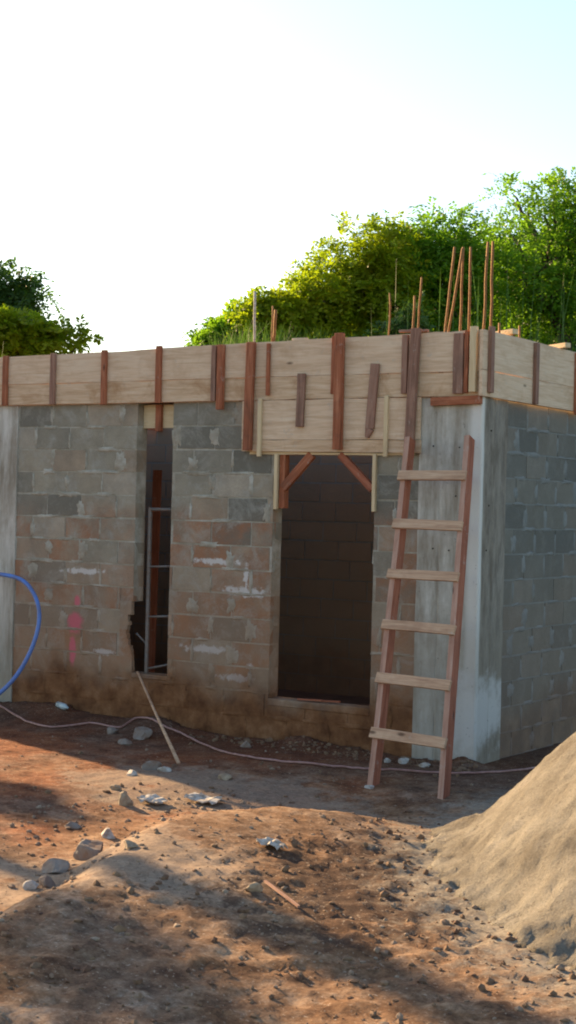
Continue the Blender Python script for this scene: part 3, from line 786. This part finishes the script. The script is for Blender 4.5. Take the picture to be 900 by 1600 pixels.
for i, (px, py, r, mt, lb) in enumerate(rocks):
    p = on(px, py, 2, .03); 
    for _ in range(4): p = on(px, py, 2, gz(p.x, p.y)+r*.25)
    if p.y > -.12 and p.x < 0: p.y = -.12
    mb = MB(); mb.add(*rock_mesh((p.x, p.y, gz(p.x, p.y)+r*.18), r, (1.35, 1.05, .9 if i != 6 else 1.6), 3, .25, i)); tag(obj('stone', mb, mt, None, loc=(p.x, p.y, gz(p.x, p.y))), lb, 'stone', 'loose stones and lumps on the building site')
# crumpled pale litter
for px, py, w, lb in ((238, 1254, .10, 'crumpled sunlit white scrap behind the mound crest'), (320, 1250, .13, 'grey white patch of dry mortar crumbs on top of the mound'), (424, 1318, .08, 'flat bluish white scrap in the middle of the foreground')):
    p = on(px, py, 2, .1)
    for _ in range(4): p = on(px, py, 2, gz(p.x, p.y)+.01)
    mb = MB(); n = 7; vs = []; fs = []
    for j in range(n):
        for i in range(n):
            x = p.x+(i/(n-1)-.5)*w*2; y = p.y+(j/(n-1)-.5)*w*1.3
            vs.append((x+random.uniform(-.01, .01), y+random.uniform(-.01, .01), gz(x, y)+.012+random.uniform(0, .03)))
    for j in range(n-1):
        for i in range(n-1):
            if (i+j) in (0, 2*n-4) or (i == 0 and j == n-2): continue
            fs.append((j*n+i, j*n+i+1, j*n+n+i+1, j*n+n+i))
    mb.add(vs, fs); o = obj('litter_scrap', mb, M_WHITEP, None, loc=p); so = o.modifiers.new('thick', 'SOLIDIFY'); so.thickness = .006
    tag(o, lb, 'litter', 'pale scraps on the ground')
p = on(98, 1104, 1, -.12); p.z = gz(p.x, p.y)+.025
mb = MB(); ax = Vector((.9, -.35, -.05)).normalized()
mb.tube([p-ax*.09, p-ax*.088, p+ax*.04, p+ax*.06, p+ax*.07, p+ax*.095], [.02, .028, .028, .018, .011, .011], 10)
tag(obj('plastic_bottle', mb, M_BOTTLE, None, loc=p), 'small pale blue plastic bottle lying at the foot of the wall near the blue hose', 'bottle')
p0 = on(415, 1343, 2, .2); p1 = on(468, 1372, 2, .2)
for q in (p0, p1): q.z = gz(q.x, q.y)+.015
mb = MB(); mb.beam(p0, p1, .013, .010, face=(0, 0, 1)); tag(obj('wood_stick', mb, M_GREYRED, None, loc=p0), 'short thin stick lying on the sunlit foreground earth', 'stick')
for i, (x, y, a, lb) in enumerate(((-1.5, .02, .25, 'thin brown splinter lying on the door sill, left one'), (-1.35, .05, -.1, 'thin brown splinter lying on the door sill, right one'))):
    mb = MB(); mb.beam((x-.1, y+.01, .372), (x+.12, y+.03*math.cos(a), .378), .025, .012, face=(0, 0, 1)); tag(obj('wood_splinter', mb, M_RAIL, None, loc=(x, y, .37)), lb, 'wood splinter')

# gravel, clods and crumbs: more than anyone could count
ico = bmesh.new(); bmesh.ops.create_icosphere(ico, subdivisions=1, radius=1)
IV = np.array([v.co[:] for v in ico.verts]); IF = np.array([[v.index for v in f.verts] for f in ico.faces]); ico.free()
def scatter(n, fn, rmin, rmax, name, mat, power=3.0):
    V, F = [], []; k = 0
    while k < n:
        s = rng.uniform(-3.0, 3.2); d = rng.uniform(5.0, 13.2)
        x = CAM.x+s*RT0.x+d*FWD.x; y = CAM.y+s*RT0.y+d*FWD.y
        if y > -.06 and x < .1: continue
        if sand_h(np.array([s]), np.array([d]))[0] > .02: continue
        if rng.random() > fn(x, y): continue
        r = rmin+(rmax-rmin)*rng.random()**power
        sc = r*rng.uniform(.6, 1.25, 3)*np.array([1, 1, .75]); a = rng.uniform(0, 6.28)
        P = IV*(1+rng.uniform(-.28, .28, (len(IV), 1)))*sc
        P = np.stack([P[:, 0]*math.cos(a)-P[:, 1]*math.sin(a)+x, P[:, 0]*math.sin(a)+P[:, 1]*math.cos(a)+y, P[:, 2]+r*.15], -1)
        V.append(P); F.append(IF+k*len(IV)); k += 1
    V = np.concatenate(V); xs = V.reshape(n, -1, 3)[:, :, :2].mean(1); hz = height(xs[:, 0], xs[:, 1])
    V[:, 2] += np.repeat(hz, len(IV))
    return np_mesh(name, V, np.concatenate(F), mat)
def dens(x, y):
    c = float(crest_dist(np.array([x]), np.array([y]))[0])
    a = .10+(.9 if 0 < c < 1.6 and x > -2.6 and y < -1.7 else 0)+(.35 if x > .2 and y < -2.2 else 0)
    a *= .4+1.2*(float(vnoise(np.array([x*2.]), np.array([y*2.]))[0])+.5)
    return a
o = scatter(2400, dens, .004, .022, 'gravel', M_PEB, 3.5); tag(o, kind='stuff')
M_CLOD = plain('earth_clod', (.12, .062, .038), .95, .45, 9, 0, (.24, .155, .09))
o = scatter(1700, lambda x, y: (.9 if x > .6 and y < -2.6 else .12), .005, .026, 'earth_clods', M_CLOD, 3.5); tag(o, kind='stuff')

o = scatter(260, lambda x, y: (1. if y > -.3 and x < .1 else 0), .005, .03, 'wall_foot_rubble', M_CLOD, 2.2); tag(o, kind='stuff')

# ------------------------------------------------------------------ vegetation
def quad_leaves(C, D, N, L, W):
    """leaf quads: centre C, direction D, normal N, length L, width W (diamond shaped)"""
    S = np.cross(D, N); S /= np.linalg.norm(S, axis=1)[:, None]+1e-9
    L = L[:, None]; W = W[:, None]
    v = np.stack([C-D*L*.5, C+S*W*.5, C+D*L*.5, C-S*W*.5], 1).reshape(-1, 3)
    q = np.arange(len(v)).reshape(-1, 4); return v, q
def unit(a): return a/(np.linalg.norm(a, axis=-1, keepdims=True)+1e-9)
def tree(name, base, crown, clumps, label, leafmat, group='trees on the bank behind the house', trunk_r=.09, fronds=16, leaflets=15, leaf=.075, droop=.5, crad=(.3, .6), seed=0, thin=1.0, cat='tree'):
    """base (x,y,z); crown = list of ellipsoid lobes (cx,cy,cz, rx,ry,rz) in world space"""
    rs = np.random.default_rng(seed)
    t = empty(name, base, label, cat, group); base = Vector(base)
    vol = np.array([l[3]*l[4]*l[5] for l in crown])**.8; vol = vol/vol.sum()
    which = rs.choice(len(crown), clumps, p=vol)
    cen = []
    for w in which:
        l = crown[w]; u = unit(rs.normal(size=3)); r = rs.uniform(.25, 1)**.45
        cen.append([l[0]+u[0]*l[3]*r, l[1]+u[1]*l[4]*r, l[2]+u[2]*l[5]*r])
    cen = np.array(cen)
    # limbs
    mb = MB(); main = []
    top = Vector((np.mean([l[0] for l in crown]), np.mean([l[1] for l in crown]), np.mean([l[2] for l in crown])))
    mb.tube([base-Vector((0, 0, .3)), base.lerp(top, .3)+Vector((rs.uniform(-.1, .1), 0, 0)), base.lerp(top, .6), top], [trunk_r*1.2, trunk_r, trunk_r*.8, trunk_r*.5], 8)
    for l in crown:
        e = Vector(l[:3])+Vector((0, 0, l[5]*.3)); s0 = base.lerp(top, rs.uniform(.35, .7)); mid = s0.lerp(e, .5)+Vector((rs.uniform(-.15, .15), rs.uniform(-.15, .15), .12))
        mb.tube([s0, mid, e], [trunk_r*.6, trunk_r*.4, trunk_r*.15], 6); main.append((s0, mid, e))
    for i in range(0, clumps, 2):
        s0, mid, e = main[which[i]]; q = Vector(cen[i]); st = mid.lerp(e, rs.uniform(0, 1))
        mb.tube([st, st.lerp(q, .5)+Vector((0, 0, .06)), q], [trunk_r*.22, trunk_r*.14, .006], 4)
    obj('trunk', mb, M_BARK, t)
    # fronds
    nF = clumps*fronds; cc = np.repeat(cen, fronds, 0); rad = rs.uniform(crad[0], crad[1], clumps); rr = np.repeat(rad, fronds)
    dirs = unit(rs.normal(size=(nF, 3))+np.array([0, 0, .35])); 
    st = cc+dirs*(rr*rs.uniform(.05, .6, nF))[:, None]
    ln = rr*rs.uniform(.55, 1.1, nF)
    k = np.linspace(.1, 1, leaflets)[None, :, None]
    P = st[:, None]+dirs[:, None]*ln[:, None, None]*k; P[..., 2] -= (droop*ln[:, None]*k[..., 0]**2)
    tang = dirs[:, None]-np.array([0, 0, 2*droop])*k; tang = unit(tang)
    side = unit(np.cross(tang, np.array([0, 0, 1.])+rs.normal(size=(nF, 1, 3))*.5))
    sg = np.where(np.arange(leaflets) % 2 == 0, 1., -1.)[None, :, None]
    D = unit(side*sg+tang*.45+rs.normal(size=P.shape)*.25)
    N = unit(np.cross(D, tang)+rs.normal(size=P.shape)*.35)
    Lf = leaf*rs.uniform(.7, 1.3, P.shape[:2]); C = P+D*(Lf*.5)[..., None]
    C, D, N, Lf = C.reshape(-1, 3), D.reshape(-1, 3), N.reshape(-1, 3), Lf.ravel()
    tint = np.clip(np.repeat(np.repeat(rs.random(clumps)*.6, fronds)+rs.random(nF)*.3, leaflets)+rs.random(len(Lf))*.1, 0, 1)
    v, q = quad_leaves(C, D, N, Lf, Lf*.42)
    np_mesh('crown', v, q, leafmat, t, attr=tint)
    return t
def W(px, py, Z):   # a point at distance Z
    return CAM+FWD*Z+RT*((px-450)/FPX*Z)+UP*((800-py)/FPX*Z)
def lobes(spec, Z):
    out = []
    for px, py, rx, rz, dz in spec:
        p = W(px, py, Z+dz); k = (Z+dz)/FPX; r = rx*k
        out.append((p.x, p.y, p.z, r, r*.9, rz*k))
    return out
def base_of(px, Z):
    p = W(px, 700, Z); return (p.x, p.y, gz(p.x, p.y))
tree('broadleaf_tree', base_of(880, 24), lobes([(850, 350, 62, 45, 0), (905, 370, 80, 70, .5), (820, 420, 75, 60, -.5), (880, 470, 90, 60, 0), (760, 470, 50, 50, .3), (960, 420, 90, 90, 0), (805, 325, 36, 30, .2), (865, 306, 44, 34, .1), (770, 375, 38, 34, .2), (935, 300, 40, 34, 0), (905, 315, 40, 34, 0)], 24), 165,
     'tallest feathery green tree rising at the right behind the corner', M_LEAF_A, seed=1, trunk_r=.13, fronds=15, crad=(.28, .62))
tree('broadleaf_tree', base_of(700, 23), lobes([(690, 390, 55, 42, 0), (735, 395, 45, 45, .3), (650, 415, 60, 50, 0), (700, 470, 80, 50, 0), (620, 400, 40, 30, .3)], 23), 120,
     'dense mid green tree crown behind the rusty bar cluster', M_LEAF_A, seed=2, fronds=15, crad=(.25, .55))
tree('broadleaf_tree', base_of(570, 22.5), lobes([(590, 402, 50, 42, 0), (540, 425, 55, 45, 0), (580, 480, 75, 40, 0), (510, 450, 45, 35, .3)], 22.5), 110,
     'bushy yellow green tree crown behind the middle of the lintel panel', M_LEAF_Y, seed=3, fronds=15, crad=(.22, .52))
tree('broadleaf_tree', base_of(460, 22), lobes([(470, 470, 50, 38, 0), (430, 490, 45, 32, 0), (500, 500, 50, 30, .2), (415, 505, 35, 25, 0)], 22), 90,
     'low bright yellow green tree crown left of the middle tree', M_LEAF_Y, seed=4, fronds=14, crad=(.18, .36))
tree('broadleaf_tree', base_of(365, 22.5), lobes([(385, 510, 32, 24, 0), (350, 525, 35, 20, 0), (318, 538, 25, 14, 0)], 22.5), 60,
     'lowest outer tree crown at the left end of the right thicket', M_LEAF_A, seed=5, fronds=13, crad=(.14, .28))
tree('broadleaf_tree', base_of(790, 27), lobes([(790, 500, 110, 70, 0), (900, 510, 100, 80, 0), (680, 510, 90, 50, 0), (840, 430, 100, 60, 0)], 27), 190,
     'dark shaded tree filling the gap low behind the tallest tree', M_LEAF_D, seed=6, fronds=15, leaflets=12, leaf=.12, crad=(.35, .6))
tree('broadleaf_tree', base_of(540, 26), lobes([(560, 500, 110, 42, 0), (450, 520, 80, 26, 0)], 26), 90,
     'dark shaded low tree behind the two yellow green crowns', M_LEAF_D, seed=12, fronds=15, leaflets=12, leaf=.12, crad=(.3, .5))
def base_flat(px, Z): p = W(px, 700, Z); return (p.x, p.y, gz(p.x, p.y))
tree('broadleaf_tree', base_flat(-10, 25), lobes([(0, 450, 40, 42, 0), (-60, 440, 70, 60, 0), (40, 490, 45, 45, 0), (-20, 520, 70, 45, 0)], 25), 110,
     'dark drooping tree at the left edge behind the beam formwork', M_LEAF_D, group='trees behind the left end of the house', seed=7, fronds=15, droop=.9, leaf=.085, crad=(.25, .45))
tree('broadleaf_tree', base_flat(40, 23), lobes([(30, 520, 50, 25, 0), (75, 530, 40, 22, 0), (-20, 530, 50, 25, 0), (125, 530, 12, 10, 0)], 23), 70,
     'low yellow green bushy tree in front of the dark drooping one', M_LEAF_Y, group='trees behind the left end of the house', seed=8, fronds=13, leaf=.09, crad=(.14, .3))
# tall shrub clump standing on the bank
tree('leafy_shrub', base_of(640, 20.5), lobes([(640, 510, 28, 26, 0), (610, 525, 30, 18, 0)], 20.5), 40,
     'soft light green shrub between the beam and the thicket near the tall leaning bar', M_GRASS, group=None, trunk_r=.03, seed=9, fronds=14, leaf=.05, crad=(.12, .24), cat='shrub')

# trees beyond the left edge of the picture; their broken shade falls on the yard
SUN_AZ, SUN_EL = R(16), R(20)
SUND = Vector((-math.cos(SUN_AZ)*math.cos(SUN_EL), math.sin(SUN_AZ)*math.cos(SUN_EL), math.sin(SUN_EL)))   # towards the sun
def toward(x, y, t, z=0): return Vector((x, y, z))+SUND*t
HS = Vector((SUND.x, SUND.y, 0)).normalized()
def shade_tree(gx, gy, t, lob, clumps, label, seed, crad=(.25, .5), leaf=.14, fr=10):
    """lob: (metres along the sun's ground direction, metres across, up, radius, half height)"""
    c = toward(gx, gy, t); A = HS; B = Vector((-HS.y, HS.x, 0))
    ll = [(c.x+A.x*a+B.x*b, c.y+A.y*a+B.y*b, c.z+e, r, r, rz) for a, b, e, r, rz in lob]
    tree('broadleaf_tree', (c.x, c.y, gz(c.x, c.y)), ll, clumps, label, M_LEAF_D, group='trees left of the yard', seed=seed, fronds=fr, leaflets=9, leaf=leaf, crad=crad, trunk_r=.10)
shade_tree(-2.25, -2.98, 9.5, [(0, 0, 0, .30, .20), (1.1, .05, .0, .38, .22), (2.0, .2, .05, .35, .2), (-.1, .35, -.05, .25, .12), (1.0, .45, 0, .3, .15)], 70, 'low bushy tree left of the yard shading the rubble hollow', 21, (.12, .22), .12, 12)
shade_tree(2.1, -5.2, 14, [(k*.95-2.6, .05*(-1)**k, .03*(-1)**k, .12, .09) for k in range(6)], 36, 'slender tree left of the yard with one long level limb', 22, (.08, .16), .10)
shade_tree(.9, -7.05, 15, [(0, 0, 0, .75, .5), (2.0, .1, -.1, .7, .5), (-1.9, .3, .1, .45, .3)], 66, 'broad dense tree left of the yard shading the near foreground', 23)
shade_tree(1.8, -6.0, 17, [(0, .15, 0, .35, .2), (.9, -.15, .1, .25, .14), (-1.5, .1, 0, .35, .16)], 15, 'sparse tall tree left of the yard casting dappled shade', 24, (.14, .28), .12)

# ------------------------------------------------------------------ grass on the bank and tall stems
def blades(n, place, hmin, hmax, name, w=.012, lean=.25):
    P = np.array([place() for _ in range(n)]); z = height(P[:, 0], P[:, 1])
    h = rng.uniform(hmin, hmax, n); a = rng.uniform(0, 6.283, n); ln = rng.uniform(0, lean, n)*h
    dx, dy = np.cos(a)*ln, np.sin(a)*ln; b = rng.uniform(0, 3.14, n); wx, wy = np.cos(b)*w, np.sin(b)*w
    B = np.stack([P[:, 0], P[:, 1], z-.03], -1); Mi = B+np.stack([dx*.35, dy*.35, h*.55], -1); T = B+np.stack([dx, dy, h], -1)
    Wv = np.stack([wx, wy, 0*wx], -1)
    v = np.stack([B-Wv*.5, B+Wv*.5, Mi+Wv*.4, Mi-Wv*.4, T+Wv*.06, T-Wv*.06], 1).reshape(-1, 3)
    i = np.arange(n)[:, None]*6; q = np.concatenate([i+np.array([[0, 1, 2, 3]]), i+np.array([[3, 2, 4, 5]])])
    o = np_mesh(name, v, q, M_GRASS, attr=np.tile(rng.random(n), 2)); return tag(o, kind='stuff')
def place_bank():
    while True:
        s = rng.uniform(-4, 5.5); d = rng.uniform(18.6, 22.5); x = CAM.x+s*RT0.x+d*FWD.x; y = CAM.y+s*RT0.y+d*FWD.y
        if gz(x, y) > 2.4: return (x, y)
blades(11000, place_bank, .25, .65, 'grass', .014, .7)
def place_stem():
    while True:
        u = rng.random(); s = (rng.uniform(2.0, 3.9) if u < .8 else rng.uniform(.9, 2.0)); d = rng.uniform(17.5, 20.5)
        x = CAM.x+s*RT0.x+d*FWD.x; y = CAM.y+s*RT0.y+d*FWD.y
        if y > 3.5: return (x, y)
def place_left():
    s = rng.uniform(-4.6, -3.5); d = rng.uniform(19.5, 22); return (CAM.x+s*RT0.x+d*FWD.x, CAM.y+s*RT0.y+d*FWD.y)
blades(230, place_stem, .9, 1.9, 'tall_grass', .016, .16)
blades(160, place_left, 2.9, 3.9, 'reeds', .03, .10)

# ------------------------------------------------------------------ light
wd = bpy.data.worlds.new('World'); scn.world = wd; wd.use_nodes = True
nt = wd.node_tree; bg = nt.nodes['Background']
sky = nt.nodes.new('ShaderNodeTexSky'); sky.sky_type = 'NISHITA'; sky.sun_disc = False
sky.sun_elevation = SUN_EL
sky.sun_rotation = math.atan2(SUND.x, SUND.y)
sky.dust_density = .7; sky.air_density = 1.0; sky.ozone_density = 1.7; sky.altitude = 0
nt.links.new(sky.outputs[0], bg.inputs[0]); bg.inputs[1].default_value = .10
sl = bpy.data.lights.new('sun', 'SUN'); sl.energy = 5.0; sl.angle = R(.6); sl.color = (1.0, .72, .42)
so = bpy.data.objects.new('sun', sl); col.objects.link(so); so.rotation_euler = SUND.to_track_quat('Z', 'Y').to_euler()
so.location = (0, 0, 20)
vs_ = scn.view_settings
scn.display_settings.display_device = 'sRGB'
vs_.view_transform = 'Standard'; vs_.look = 'None'; vs_.gamma = 1; vs_.exposure = 1.58; vs_.use_curve_mapping = False
vs_.use_white_balance = True; vs_.white_balance_temperature = 7100; vs_.white_balance_tint = 10
scn.render.engine = 'CYCLES'
scn.cycles.use_denoising = True
scn.cycles.max_bounces = 6; scn.cycles.diffuse_bounces = 3; scn.cycles.transmission_bounces = 4; scn.cycles.transparent_max_bounces = 4
scn.cycles.pixel_filter_type = 'BLACKMAN_HARRIS'; scn.cycles.filter_width = 2.0
